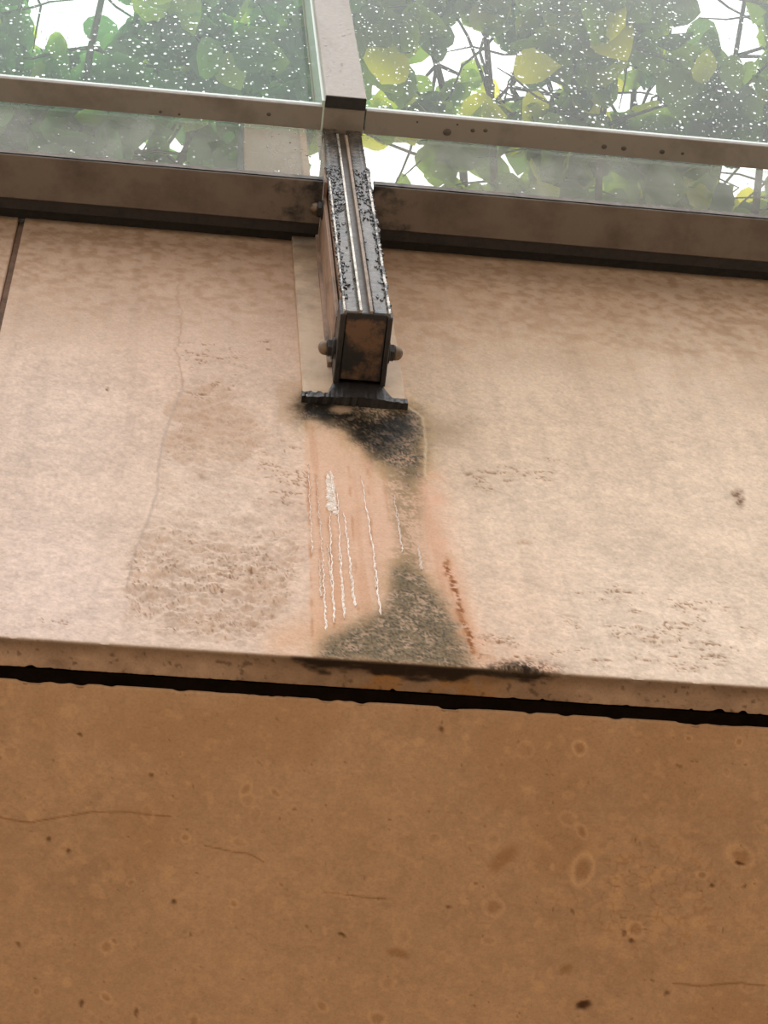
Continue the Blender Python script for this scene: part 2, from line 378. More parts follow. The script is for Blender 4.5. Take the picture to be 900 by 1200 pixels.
def paint_fascia(x, y, z, under):
    """colour (sRGB 0..255), roughness and outward displacement of fascia points"""
    px, py = project(x, y, z)
    s = z - y                                           # runs down the face and on under the bottom edge
    qx, qy = np.clip(px, -60, 960), np.clip(py, 270, 780)
    wsum = 0; c = 0
    for (tx, ty), t in TONES:
        ww = 1.0 / ((qx - tx) ** 2 + (qy - ty) ** 2 + 3000.0) ** 1.5
        wsum = wsum + ww; c = c + ww[..., None] * np.array(t, float)
    c = c / wsum[..., None]
    n1 = fbm(x * 9, s * 9, 0, 5); n2 = fbm(x * 60, s * 60, 6, 4); n3 = fbm(x * 200, s * 200, 12, 2); n4 = fbm(x * 25, s * 25, 20, 4)
    c = c * (1 + 0.10 * (n1 - 0.5) + 0.11 * (n2 - 0.5) + 0.16 * (n3 - 0.5))[..., None]
    c = c * np.array([1.0, 1.015, 1.04])
    disp = 0.0016 * (n2 - 0.5) + 0.0010 * (n3 - 0.5)
    rough = 0.72 + 0.2 * (n2 - 0.5)
    # soot below the sill, darkened further to paint in the overhang's shade
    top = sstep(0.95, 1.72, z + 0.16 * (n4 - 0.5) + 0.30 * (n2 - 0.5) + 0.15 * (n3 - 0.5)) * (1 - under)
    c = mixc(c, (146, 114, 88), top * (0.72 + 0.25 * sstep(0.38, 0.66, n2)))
    # vertical wash marks
    wv = fbm(x * 45, s * 1.3, 30, 3)
    c = c * (1 - 0.025 * sstep(0.55, 0.75, wv) * (1 - under))[..., None]
    wx = px + 9 * (n4 - 0.5) + 6 * (n2 - 0.5); wy = py + 12 * (fbm(x * 25, s * 25, 26, 4) - 0.5) + 6 * (fbm(x * 80, s * 80, 28, 3) - 0.5)
    # wet rust coloured column under the bracket
    left = 357 + 0.03 * (py - 480); right = np.interp(py, [480, 560, 640, 700, 780], [499, 503, 520, 545, 566])
    band = sstep(-2, 3, wx - left) * sstep(8, -14, wx - right) * sstep(474, 486, py) * (1 - under)
    c = mixc(c, (216, 172, 142), band * 0.62)
    colm = sstep(0.5, 0.68, fbm(x * 55, s * 3, 33, 3))
    c = mixc(c, (196, 148, 116), band * colm * 0.45)
    pink = np.exp(-(seg_dist(wx, wy, [(506, 560), (518, 620), (530, 680), (548, 740), (575, 775), (640, 785)]) / 15.0) ** 2) * (1 - under)
    c = mixc(c, (222, 172, 144), pink * (0.25 + 0.45 * sstep(0.35, 0.65, n4)))
    c = mixc(c, (216, 166, 130), np.exp(-(seg_dist(wx, wy, [(330, 752), (372, 742), (400, 690)]) / 22.0) ** 2) * 0.5 * (1 - under))
    for ln in ([(359, 490), (362, 600), (366, 745)], [(367, 500), (372, 600), (378, 690)], [(380, 520), (386, 640), (392, 735)], [(406, 500), (412, 600), (420, 715)], [(428, 520), (436, 640), (448, 725)]):
        c = mixc(c, (172, 116, 78), np.exp(-(seg_dist(px + 3 * (n2 - .5), py, ln) / 1.5) ** 2) * 0.5 * sstep(0.4, 0.55, fbm(x * 8, s * 22, 36, 3)) * (1 - under))
    rough = rough - 0.35 * band
    # algae: a grainy growth, densest in the middle
    gr = fbm(x * 330, s * 260, 14, 2, 0.7); gm = 0.5 * n2 + 0.5 * gr
    nu = 1 - under
    sa = poly_sd(wx, wy, ALG_A); sc = poly_sd(wx, wy, ALG_C)
    c = mixc(c, (170, 142, 98), sstep(26, 0, sa) * nu * 0.6 * sstep(0.36, 0.6, gm))
    a = sstep(10, -10, sa + 40 * (gm - 0.5)) * nu
    c = mixc(c, (94, 80, 58), a * 0.9 * (0.35 + 0.65 * sstep(0.30, 0.55, gm)))
    c = mixc(c, (42, 36, 28), a * sstep(0.44, 0.58, gr) * 0.75)
    c = mixc(c, (160, 146, 120), a * sstep(0.60, 0.75, gr) * 0.55)
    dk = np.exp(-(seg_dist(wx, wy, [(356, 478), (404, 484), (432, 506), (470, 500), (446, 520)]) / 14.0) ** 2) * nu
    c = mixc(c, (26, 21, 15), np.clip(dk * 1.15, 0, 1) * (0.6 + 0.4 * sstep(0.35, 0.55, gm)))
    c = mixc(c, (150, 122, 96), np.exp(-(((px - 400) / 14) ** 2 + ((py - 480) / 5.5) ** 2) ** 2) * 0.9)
    c = mixc(c, (224, 200, 172), np.exp(-(seg_dist(px + 2 * (n2 - .5), py, [(480, 478), (496, 490), (499, 520), (498, 558)]) / 1.6) ** 2) * 0.6 * nu)
    b = sstep(12, -10, poly_sd(wx, wy, ALG_B)) * (0.2 + 0.8 * sstep(0.38, 0.6, gm)) * nu
    c = mixc(c, (138, 116, 86), b * 0.75)
    c = mixc(c, (158, 130, 92), sstep(26, -4, sc) * 0.55 * nu * sstep(0.34, 0.58, gm))
    cc = sstep(11, -11, sc + 36 * (gm - 0.5)) * nu
    c = mixc(c, (118, 102, 78), cc * 0.9 * (0.4 + 0.6 * sstep(0.28, 0.52, gm)))
    c = mixc(c, (66, 58, 46), cc * sstep(0.46, 0.60, gr) * 0.65)
    c = mixc(c, (176, 158, 128), cc * sstep(0.62, 0.76, gr) * 0.5)
    disp = disp + 0.0025 * (a + cc + 0.5 * b) * (gr - 0.4)
    # rust run and the soft grey smudges
    r = np.exp(-(seg_dist(wx, wy, RUST) / 3.4) ** 2) * sstep(0.36, 0.52, n3 * 0.5 + n2 * 0.5) * (1 - under)
    c = mixc(c, (142, 86, 48), np.clip(r * 1.5, 0, 1))
    c = mixc(c, (196, 150, 116), np.exp(-(seg_dist(wx, wy, RUST + [(600, 782)]) / 13) ** 2) * 0.5 * sstep(0.45, 0.6, n2) * (1 - under))
    c = mixc(c, (150, 128, 104), np.exp(-((wx - 520) / 32) ** 2 - ((wy - 505) / 16) ** 2) * 0.55)
    c = mixc(c, (178, 146, 116), sstep(3, -3, poly_sd(wx, wy, [(324, 447), (357, 447), (357, 492), (328, 494)])) * 0.38)
    # peeled patch: shallow terraces that broke away in flakes
    pd = poly_sd(wx, wy, PEEL)
    pm = sstep(14, -14, pd) * (1 - under)
    up = sstep(4, -4, poly_sd(px + 46 * (n4 - .5) + 14 * (n2 - .5), py + 40 * (fbm(x * 40, s * 40, 27, 4) - .5), PEEL_TOP)) * (1 - under)
    h = fbm(x * 28, s * 44, 40, 5, 0.60) + 0.35 * (fbm(x * 90, s * 90, 45, 3) - 0.5)
    dens = np.clip(pm * (0.30 + 0.70 * sstep(600, 660, py) + 0.25 * up), 0, 1)
    st = np.floor(h * 11) / 11.0
    fr = h * 11 - np.floor(h * 11)
    disp = disp + dens * ((st - 0.5) * 0.024 - 0.001)
    rim = (1 - sstep(0.0, 0.20, fr)) * dens * sstep(0.40, 0.56, fbm(x * 40, s * 40, 50, 3))
    c = mixc(c, (112, 80, 58), np.clip(rim * 1.1, 0, 1) * 0.5)  # dark rims paint the flakes' thin shadow lines into the colour
    c = mixc(c, (194, 163, 140), up * (0.35 + 0.3 * sstep(0.4, 0.65, n4)))
    c = mixc(c, (204, 172, 148), dens * 0.30 * sstep(0.45, 0.6, n4))
    ol = seg_dist(px + 3 * (n2 - 0.5), py + 3 * (n4 - 0.5), OUTLINE)
    c = mixc(c, (176, 158, 146), np.exp(-(ol / 1.6) ** 2) * 0.6 * (1 - under)); disp = disp + 0.0012 * np.exp(-(ol / 2.5) ** 2) * (1 - under)
    ck = seg_dist(px + 8 * (n2 - 0.5), py + 6 * (n4 - 0.5), CRACK)
    c = mixc(c, (168, 134, 110), np.exp(-(ck / 1.2) ** 2) * 0.5 * (1 - under))
    # short flaking cracks, loose clusters
    cl = np.zeros_like(px)
    for (cx, cy, rx, ry, k) in [(770, 742, 100, 46, 1.0), (720, 700, 70, 14, 0.8), (590, 760, 70, 18, 0.9), (600, 560, 60, 18, 0.75), (640, 540, 40, 12, 0.7), (245, 430, 40, 35, 0.9), (320, 405, 26, 8, 0.7), (60, 728, 34, 10, 0.8), (300, 690, 60, 40, 0.7), (330, 560, 40, 50, 0.6), (225, 720, 80, 25, 0.7)]:
        cl = np.maximum(cl, k * np.exp(-((px - cx) / rx) ** 2 - ((py - cy) / ry) ** 2))
    h2 = fbm(x * 22 + 0.5 * n2, s * 58, 52, 4, 0.55)
    gate = sstep(0.46, 0.60, fbm(x * 26, s * 30, 57, 3)) * cl
    ft = np.maximum(np.exp(-((h2 - 0.50) / 0.012) ** 2), np.exp(-((h2 - 0.60) / 0.010) ** 2)) * sstep(0.18, 0.42, gate) * nu
    c = mixc(c, (138, 100, 72), np.clip(ft, 0, 1) * 0.75); disp = disp - 0.0016 * ft  # cracks darkened in colour to strengthen their shadow lines
    disp = disp + 0.0022 * sstep(0.49, 0.51, h2) * gate * nu
    # lone pits
    for (cx, cy, rx, ry, col_, k) in [(863, 578, 7, 5, (104, 78, 62), 0.95), (868, 588, 5, 6, (110, 84, 66), 0.9), (127, 457, 2.2, 2, (90, 66, 52), 1), (549, 555, 5, 2, (128, 96, 72), 0.8), (596, 564, 5, 2, (128, 96, 72), 0.8), (613, 636, 8, 3, (178, 146, 120), 0.7)]:
        mk = np.exp(-(((px - cx + 9 * (n2 - .5)) / rx) ** 2 + ((py - cy + 7 * (gm - .5)) / ry) ** 2) ** 1.5) * k
        c = mixc(c, col_, mk * (0.45 + 0.55 * sstep(0.35, 0.6, gr))); disp = disp - 0.002 * mk
    # tone of the underside of the slab
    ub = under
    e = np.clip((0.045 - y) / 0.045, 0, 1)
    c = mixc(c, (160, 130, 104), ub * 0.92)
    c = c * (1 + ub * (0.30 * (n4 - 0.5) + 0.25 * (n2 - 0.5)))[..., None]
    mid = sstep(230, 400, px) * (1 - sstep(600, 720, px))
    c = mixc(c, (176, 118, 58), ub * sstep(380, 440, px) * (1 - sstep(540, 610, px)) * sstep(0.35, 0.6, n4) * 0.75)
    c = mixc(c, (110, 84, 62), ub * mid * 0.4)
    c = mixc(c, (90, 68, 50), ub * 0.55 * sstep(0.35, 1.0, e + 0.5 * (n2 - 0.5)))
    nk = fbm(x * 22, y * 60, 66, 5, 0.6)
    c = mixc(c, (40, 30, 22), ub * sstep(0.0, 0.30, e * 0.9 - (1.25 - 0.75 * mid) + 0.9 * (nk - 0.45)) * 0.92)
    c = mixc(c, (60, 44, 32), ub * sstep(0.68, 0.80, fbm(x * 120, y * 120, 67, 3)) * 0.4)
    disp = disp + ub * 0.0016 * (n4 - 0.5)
    mo = np.exp(-((px - 610) / 36) ** 2 - ((py - 784) / 7) ** 2)
    c = mixc(c, (84, 72, 58), mo * 0.95 * sstep(0.36, 0.5, gm))
    c = mixc(c, (44, 36, 30), mo * 0.9 * sstep(0.48, 0.6, gr))
    disp = disp + mo * 0.006 * n2
    return np.clip(c, 0, 255), np.clip(rough, 0.25, 1), disp

def fascia_panel(xs, parent):
    zs = np.concatenate([np.arange(FT, 0.35, -0.0042), np.arange(0.35, 0.004, -0.003)])
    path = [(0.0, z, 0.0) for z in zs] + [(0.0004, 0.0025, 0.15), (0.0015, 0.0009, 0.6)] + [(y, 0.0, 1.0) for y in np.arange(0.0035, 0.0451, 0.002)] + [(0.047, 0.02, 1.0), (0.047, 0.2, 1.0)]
    P = np.array(path)
    X, Yp = np.meshgrid(xs, P[:, 0]); _, Z = np.meshgrid(xs, P[:, 1]); _, U = np.meshgrid(xs, P[:, 2])
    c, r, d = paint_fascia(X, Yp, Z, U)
    # the arris is chipped here and there
    chip = np.exp(-((Z + Yp) / 0.005) ** 2) * 0.006 * sstep(0.66, 0.84, fbm(X * 40, X * 3 + 2, 60, 3))
    chb = np.exp(-((Yp - 0.045) / 0.004) ** 2) * 0.005 * sstep(0.6, 0.8, fbm(X * 55, X * 2 + 8, 61, 3)) * U
    Yo = Yp - d * (1 - U) + chip * (1 - U) - chb
    Zo = Z - d * U + chip * U
    nr, nc = X.shape
    # returns at both ends
    co = np.stack([X, Yo, Zo], -1)
    first = co[:, :1].copy(); first[:, :, 1] = 0.047; last = co[:, -1:].copy(); last[:, :, 1] = 0.047
    co = np.concatenate([first, co, last], 1); c = np.concatenate([c[:, :1], c, c[:, -1:]], 1) ; r = np.concatenate([r[:, :1], r, r[:, -1:]], 1)
    nc += 2
    idx = np.arange(nr * nc).reshape(nr, nc)
    q = np.stack([idx[:-1, :-1], idx[1:, :-1], idx[1:, 1:], idx[:-1, 1:]], -1).reshape(-1, 4)
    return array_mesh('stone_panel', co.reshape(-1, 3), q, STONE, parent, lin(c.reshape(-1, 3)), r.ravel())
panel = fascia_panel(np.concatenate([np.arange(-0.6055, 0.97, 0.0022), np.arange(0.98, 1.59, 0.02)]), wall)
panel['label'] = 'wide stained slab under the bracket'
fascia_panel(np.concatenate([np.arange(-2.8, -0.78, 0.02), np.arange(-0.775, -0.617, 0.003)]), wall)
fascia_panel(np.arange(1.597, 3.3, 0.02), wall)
bm = bmesh.new()
bx(bm, -3.3, 3.3, 0.0478, 0.0705, 0.0035, 0.03)
obj('soffit_gap_fill', bm, GAPM, wall)  # near-black strip filling the gap between fascia and soffit
bm = bmesh.new()
bx(bm, -0.6185, -0.6045, 0.010, 0.03, 0.002, 1.75, 0.002)
obj('joint_filler', bm, JOINT, wall)

# water running down the stained column
def runnel(pts, wd, seed):
    rr = random.Random(seed)
    bm = bmesh.new(); rows = []
    n = 130
    cum = [0]
    for a, b in zip(pts[:-1], pts[1:]): cum.append(cum[-1] + math.hypot(b[0] - a[0], b[1] - a[1]))
    ph = [rr.uniform(0, 6.28) for _ in range(4)]
    for i in range(n):
        t = i / (n - 1) * cum[-1]
        k = max(j for j in range(len(pts) - 1) if cum[j] <= t + 1e-6)
        f = (t - cum[k]) / max(cum[k + 1] - cum[k], 1e-6)
        p = on_y(pts[k][0] + f * (pts[k + 1][0] - pts[k][0]), pts[k][1] + f * (pts[k + 1][1] - pts[k][1]), 0.0)
        ww = wd * (0.45 + 0.55 * abs(math.sin(i * 0.37 + ph[0])) * (0.6 + 0.4 * rr.random())) * min(1, i / 6 + .1, (n - 1 - i) / 5 + .1) * (0.6 + 0.8 * i / n)
        hh = 0.0016 + 0.0028 * (0.5 + 0.5 * math.sin(i * 0.9 + ph[1])) * rr.random()
        x = p[0] + 0.0008 * math.sin(i * 0.23 + ph[2]) + 0.0006 * math.sin(i * .8 + ph[3])
        rows.append([bm.verts.new((x - ww, 0.0012, p[2])), bm.verts.new((x - ww * .5, -hh * .8, p[2])), bm.verts.new((x + ww * .1, -hh, p[2])), bm.verts.new((x + ww * .6, -hh * .7, p[2])), bm.verts.new((x + ww, 0.0012, p[2]))])
    for a, b in zip(rows[:-1], rows[1:]):
        for k in range(4): bm.faces.new((a[k], a[k + 1], b[k + 1], b[k]))
    o = obj('water_runnel', bm, RUNNEL, panel, smooth=True); return o
for i, (pts, wd) in enumerate([([(384, 556), (388, 600)], 0.0075), ([(378, 650), (382, 740)], 0.0022), ([(386, 600), (388, 650), (392, 731)], 0.0022), ([(395, 575), (401, 690), (403, 726)], 0.0019),
                               ([(403, 600), (409, 650), (416, 712)], 0.0026), ([(423, 558), (430, 600), (438, 650), (446, 722)], 0.0022), ([(361, 545), (366, 650)], 0.0012), ([(461, 580), (472, 648)], 0.0014), ([(490, 640), (494, 668)], 0.0024), ([(388, 552), (393, 604)], 0.0050), ([(374, 655), (376, 700)], 0.0014), ([(397, 640), (402, 700), (404, 722)], 0.0022), ([(371, 560), (378, 655)], 0.0010), ([(384, 640), (389, 690)], 0.0018), ([(410, 660), (413, 700)], 0.0014), ([(438, 640), (441, 690)], 0.0012), ([(466, 600), (470, 640)], 0.0012)]):
    runnel(pts, wd, 100 + i)

# ------------------------------------------------------------------ soffit
ceil = tag(obj('ceiling', new_box(-3.3, 3.3, 0.06, 2.3, 0.06, 0.2), CONC), 'stone soffit under the fascia', kind='structure')
FOSSIL = [(random.uniform(-20, 920), random.uniform(860, 1210), random.uniform(3, 11), random.uniform(0, 3.14), random.uniform(.5, 1), random.random()) for _ in range(230)]
FOSSIL += [(682, 1018, 20, 1.9, 0.62, 0.98), (868, 1003, 17, 0.6, 0.7, 0.95), (578, 1063, 13, 0.3, 0.85, 0.93), (745, 1090, 11, 0.8, 0.8, 0.91)]
def paint_soffit(x, y):
    px, py = project(x, y, np.zeros_like(x))
    n1 = fbm(x * 5, y * 5, 1, 4); n2 = fbm(x * 45, y * 45, 7, 4); n3 = fbm(x * 170, y * 170, 13, 2); n4 = fbm(x * 18, y * 18, 21, 4)
    c = np.ones(x.shape + (3,)) * np.array([186, 149, 115.0])
    c = c * (1 + 0.10 * (n1 - .5) + 0.10 * (n2 - .5) + 0.10 * (n3 - .5))[..., None]
    c = mixc(c, (186, 150, 114), sstep(0.5, 0.75, n4) * 0.35)
    c = mixc(c, (172, 131, 94), sstep(0.5, 0.75, fbm(x * 7, y * 7, 35, 3)) * 0.4)
    disp = 0.0006 * (n2 - .5)
    cluster = np.exp(-((px - 760) / 120) ** 2 - ((py - 1050) / 75) ** 2)
    c = mixc(c, (204, 160, 116), cluster * sstep(0.52, 0.66, n2) * 0.6)
    vm = ridge(x * 60, y * 60, 44, 2)
    c = mixc(c, (160, 116, 76), cluster * sstep(0.88, 0.97, vm) * 0.5)
    for (fx, fy, r, a, asp, k) in FOSSIL:
        sel = (np.abs(px - fx) < 2.2 * r) & (np.abs(py - fy) < 2.2 * r)
        if not sel.any(): continue
        dx = px[sel] - fx + 5 * (n2[sel] - .5); dy = py[sel] - fy + 5 * (n4[sel] - .5)
        u = dx * math.cos(a) + dy * math.sin(a); v = (-dx * math.sin(a) + dy * math.cos(a)) / asp
        q = np.hypot(u, v) / r
        if k > 0.7: m_ = np.exp(-((q - 0.95) / 0.20) ** 2) * (0.65 if k > 0.97 else 0.45 if k > .9 else 0.32); inner = sstep(0.7, 0.4, q) * (0.35 if k > .9 else .1)
        else: m_ = sstep(1.1, 0.7, q) * (0.16 + 0.6 * k * k); inner = q * 0
        t = mixc(c[sel], (216, 172, 128), m_); t = mixc(t, (150, 104, 64), inner); c[sel] = t
    for (cx, cy, rx, ry, a, k, col_) in [(590, 1006, 22, 9, -0.75, .55, (150, 106, 68)), (466, 1117, 13, 5, 0.25, .5, (140, 98, 60)), (663, 1136, 8, 5, -.5, .5, (140, 98, 60)), (684, 1178, 9, 5, -.2, .9, (70, 46, 28)), (867, 1012, 6, 2, .2, .8, (90, 58, 34)),
                                  (781, 1164, 4, 4, 0, .8, (96, 66, 40)), (57, 984, 3, 3, 0, .9, (80, 52, 32)), (80, 997, 3, 3.4, 0, .9, (80, 52, 32)), (204, 1057, 3, 2.5, 0, .9, (80, 52, 32)), (178, 908, 3, 3, 0, .9, (90, 60, 36)), (517, 855, 3, 4, 0, .9, (84, 54, 32)), (93, 861, 3, 2, 0, .9, (84, 54, 32)),
                                  (96, 1176, 3, 4, 0, .9, (80, 52, 32)), (160, 1187, 3, 5, 0, .9, (80, 52, 32)), (22, 1107, 4, 2, .4, .7, (96, 66, 40)), (400, 1096, 5, 2, .5, .7, (96, 66, 40)), (732, 1094, 3, 3, 0, .9, (74, 48, 30)), (740, 1103, 3, 3, 0, .9, (80, 50, 30)), (834, 1038, 3, 2, 0, .9, (80, 50, 30)), (526, 1064, 4, 2, .3, .8, (90, 60, 36))]:
        u = (px - cx) * math.cos(a) + (py - cy) * math.sin(a); v = -(px - cx) * math.sin(a) + (py - cy) * math.cos(a)
        u = u + 3.5 * (n2 - .5); v = v + 3.5 * (n3 - .5)
        mk = np.exp(-((u / rx) ** 2 + (v / ry) ** 2) ** 2) * k * (0.65 + 0.35 * (rx > 4))
        c = mixc(c, col_, mk); disp = disp - 0.003 * mk * (k > .6)
    for pts, wd in [([(0, 957), (36, 964), (70, 957), (110, 951), (200, 955)], 1.1), ([(790, 1152), (830, 1156), (870, 1152), (905, 1155)], 1.1), ([(240, 992), (290, 1000), (310, 1010)], 0.9), ([(380, 1046), (450, 1052)], 0.9)]:
        dd = seg_dist(px + 4 * (n2 - .5), py + 5 * (n4 - .5), pts)
        c = mixc(c, (130, 90, 56), np.exp(-(dd / wd) ** 2) * 0.6)
    pit = sstep(0.86, 0.93, fbm(x * 110, y * 110, 47, 2)) * 0.45
    c = mixc(c, (110, 76, 46), pit); disp = disp - 0.0015 * pit
    pale = sstep(0.70, 0.82, fbm(x * 70, y * 70, 49, 2)) * 0.4
    c = mixc(c, (206, 164, 120), pale)
    return np.clip(c, 0, 255), disp
def soffit_panel():
    xs = np.concatenate([np.arange(-3.3, -0.64, 0.04), np.arange(-0.62, 0.76, 0.0024), np.arange(0.78, 3.3, 0.04)])
    ys = np.concatenate([[0.0650, 0.0660], np.arange(0.0672, 0.70, 0.0026), np.arange(0.72, 2.3, 0.05)])
    X, Yg = np.meshgrid(xs, ys)
    c, d = paint_soffit(X, Yg)
    Zg = -d
    lip = np.zeros_like(X); lip[0] = 0.05; lip[1] = 0.0012
    Yg = Yg.copy(); Yg[:3] += 0.004 * sstep(0.5, 0.8, fbm(xs * 30, xs * 2, 62, 3))[None, :] + 0.003 * (fbm(xs * 6, xs, 63, 3) - .5)[None, :]
    nr, nc = X.shape
    co = np.stack([X, Yg, Zg + lip], -1).reshape(-1, 3)
    idx = np.arange(nr * nc).reshape(nr, nc)
    q = np.stack([idx[:-1, :-1], idx[1:, :-1], idx[1:, 1:], idx[:-1, 1:]], -1).reshape(-1, 4)
    rough = np.full(len(co), 0.75)
    o = array_mesh('stone_panel', co, q, SOFFIT, ceil, lin(c.reshape(-1, 3)), rough)
    o['label'] = 'brown fossil stone soffit slab'
soffit_panel()

# ------------------------------------------------------------------ roof slab behind the fascia
tag(obj('roof', new_box(-3.3, 3.3, 0.06, 2.5, 1.585, 1.66), CONC), 'roof slab hidden behind the fascia', kind='structure')

# ------------------------------------------------------------------ glazing: sill, rail, panes
BX0, BX1 = -0.028, 0.050                                # glazing bar
SZ, RZ = 1.59, 1.92                                     # undersides of sill and rail
XL, XR = -3.0, 3.0
CX0, CX1 = -0.029, 0.0555                               # cap over the bar
def sill(x0, x1, label):
    o = empty('sill_channel', ((x0 + x1) / 2, -0.09, SZ), label, 'sill', 'sill channels along the wall')
    bm = bmesh.new()
    bx(bm, x0, x1, -0.139, -0.052, SZ, SZ + 0.012, 0.0015)
    bx(bm, x0, x1, -0.139, -0.134, SZ + 0.002, SZ + 0.030, 0.001)
    bx(bm, x0, x1, -0.120, -0.114, SZ + 0.002, SZ + 0.030, 0.001)
    obj('channel', bm, SILLM, o)
    obj('back_seal', new_box(x0, x1, -0.053, -0.029, SZ + 0.004, SZ + 0.02, 0.001), DARKM, o)
    obj('gap_seal', new_box(x0, x1, -0.030, 0.003, SZ + 0.040, SZ + 0.06, 0.001), DARKM, o)
    return o
sill(XL, BX0 - 0.010, 'brown metal sill left of the mullion, above the slab joint')
sill(BX1 + 0.010, XR, 'brown metal sill right of the mullion')
def rail(x0, x1, label, marks):
    o = empty('transom_rail', ((x0 + x1) / 2, -0.16, RZ), label, 'rail', 'horizontal rails between the panes')
    bm = bmesh.new()
    bx(bm, x0, x1, -0.187, -0.137, RZ, RZ + 0.017, 0.0015)
    obj('rail_box', bm, BRONZE, o)
    bm = bmesh.new()
    bx(bm, x0, x1, -0.186, -0.139, RZ + 0.017, RZ + 0.030)
    obj('glazing_strip', bm, GEDGE, o)
    for (px, py, r) in marks:
        p = on_z(px, py, RZ)
        bm = bmesh.new(); bmesh.ops.create_uvsphere(bm, u_segments=12, v_segments=8, radius=1.0)
        for v in bm.verts: v.co = (p[0] + v.co.x * r * 1.15, p[1] + v.co.y * r, RZ + v.co.z * r * 0.55)
        obj('hanging_drop', bm, WETDARK, o, smooth=True)
    return o
WETDARK = metal_mat('wet_dirt_drop', (84, 70, 60), (64, 52, 44), 0.15, scale=30)
rail(XL, BX0 - 0.004, 'grey brown rail left of the mullion cap', [(188, 131, .003), (210, 134, .0025), (315, 134, .004)])
rail(BX1 + 0.007, XR, 'grey brown rail with hanging drops right of the mullion', [(524, 155, .0075), (554, 153, .004), (569, 153, .004), (489, 143, .002), (708, 172, .005), (731, 174, .005), (776, 178, .005), (800, 180, .003), (536, 146, .002)])

def pane(x0, x1, z0, z1, gm, label, edge_left=False, ndrops=400, seed=1, rmax=0.0036):
    y0, y1 = -0.133, -0.125
    o = obj('glass_pane', new_box(x0, x1, y0, y1, z0, z1), gm)
    tag(o, label, 'glass', 'panes of the glazed screen')
    # rain beads on the weather side, joined: nobody could count them
    rr = np.random.default_rng(seed)
    base = []
    n = 7
    prof = [(1.0, 0.0), (0.86, 0.42), (0.45, 0.72)]
    for (r, h) in prof:
        for k in range(n): base.append((r * math.cos(2 * math.pi * k / n), -h, r * math.sin(2 * math.pi * k / n)))
    base.append((0, -0.82, 0)); base = np.array(base)
    tri = []
    for rg in range(2):
        for k in range(n):
            a, b = rg * n + k, rg * n + (k + 1) % n
            tri += [(a, b, b + n), (a, b + n, a + n)]
    for k in range(n): tri.append((2 * n + k, 2 * n + (k + 1) % n, 3 * n))
    for k in range(1, n - 1): tri.append((0, k + 1, k))
    tri = np.array(tri)
    fx0, fx1 = max(x0, -0.9), min(x1, 1.15)
    fz0, fz1 = z0, min(z1, 3.3)
    X = rr.uniform(fx0 + .004, fx1 - .004, ndrops); Z = rr.uniform(fz0 + .006, fz1 - .004, ndrops)
    R = 0.0008 + rmax * rr.random(ndrops) ** 4.0
    SZc = rr.uniform(0.9, 1.7, ndrops)
    SZc[rr.random(ndrops) < 0.05] *= 2.5
    co = np.stack([X[:, None] + base[None, :, 0] * R[:, None], (y0 - 0.0001) + base[None, :, 1] * R[:, None] * 0.8, Z[:, None] + base[None, :, 2] * (R * SZc)[:, None]], -1).reshape(-1, 3)
    q = (tri[None] + (np.arange(ndrops) * len(base))[:, None, None]).reshape(-1, 3)
    d = array_mesh('rain_beads', co, q, WATER, o)
    d['kind'] = 'stuff'
    return o
LX1, RX0 = BX0 - 0.003, BX1 + 0.002
pane(XL, CX0 - .007, RZ + 0.010, 3.7, GLASS_L, 'upper left pane, green and beaded with rain, beside the mullion cap', ndrops=2400, seed=3)
pane(XL, LX1, SZ + 0.014, RZ + 0.008, GLASS_LL, 'lower left pane between rail and sill, a brown post behind it', ndrops=380, seed=4, rmax=0.002)
pane(0.0575, XR, RZ + 0.010, 3.7, GLASS_R, 'upper right rain-spotted pane with bare twigs and sky behind it', ndrops=2900, seed=5, rmax=0.0030)
pane(RX0, XR, SZ + 0.014, RZ + 0.008, GLASS_LR, 'lower right pane between rail and sill, large pale leaves behind it', ndrops=120, seed=6, rmax=0.0018)

# ------------------------------------------------------------------ mullion with its bracket
mul = empty('mullion', (0.011, -0.07, 0.90), 'bronze mullion with a grimy cut end bolted to a beige wall plate', 'mullion')
BZ = 0.92
bm = bmesh.new(); bx(bm, BX0 + .002, BX1 - .002, -0.132, -0.014, BZ + 0.004, RZ - 0.001, 0.002)
obj('bar', bm, SIDEM, mul)
# front of the bar: two rubber gaskets either side of a screw groove
def wavy_strip(x0, x1, yf, yb, z0, z1, seed, amp):
    rr = random.Random(seed); bm = bmesh.new(); n = 170; rows = []
    for i in range(n + 1):
        z = z0 + (z1 - z0) * i / n
        a = lambda: rr.uniform(-amp, amp) * (1.0 if i % 3 else 0.3)
        rows.append([bm.verts.new((x0 + a() * .6, yb, z)), bm.verts.new((x0 + a(), yf + a() * .5, z)), bm.verts.new((x0 * .66 + x1 * .34, yf + .0008 + a() * .5, z)), bm.verts.new((x0 * .33 + x1 * .67, yf + .0006 + a() * .5, z)), bm.verts.new((x1 + a(), yf + a() * .5, z)), bm.verts.new((x1 + a() * .6, yb, z))])
    for a, b in zip(rows[:-1], rows[1:]):
        for k in range(5): bm.faces.new((a[k], a[k + 1], b[k + 1], b[k]))
    bm.faces.new(rows[0]); bm.faces.new(rows[-1][::-1])
    return bm
obj('gasket', wavy_strip(BX0, -0.002, -0.142, -0.131, BZ, RZ - .001, 1, .0007), GASKET, mul, smooth=True)
obj('gasket', wavy_strip(0.021, BX1, -0.142, -0.131, BZ, RZ - .001, 2, .0007), GASKET, mul, smooth=True)
obj('lip', wavy_strip(-0.002, 0.002, -0.146, -0.131, BZ + .001, RZ - .04, 3, .00015), LIPW, mul)
obj('lip', wavy_strip(0.0155, 0.0205, -0.145, -0.131, BZ + .001, RZ - .04, 4, .00015), RIDGE, mul)
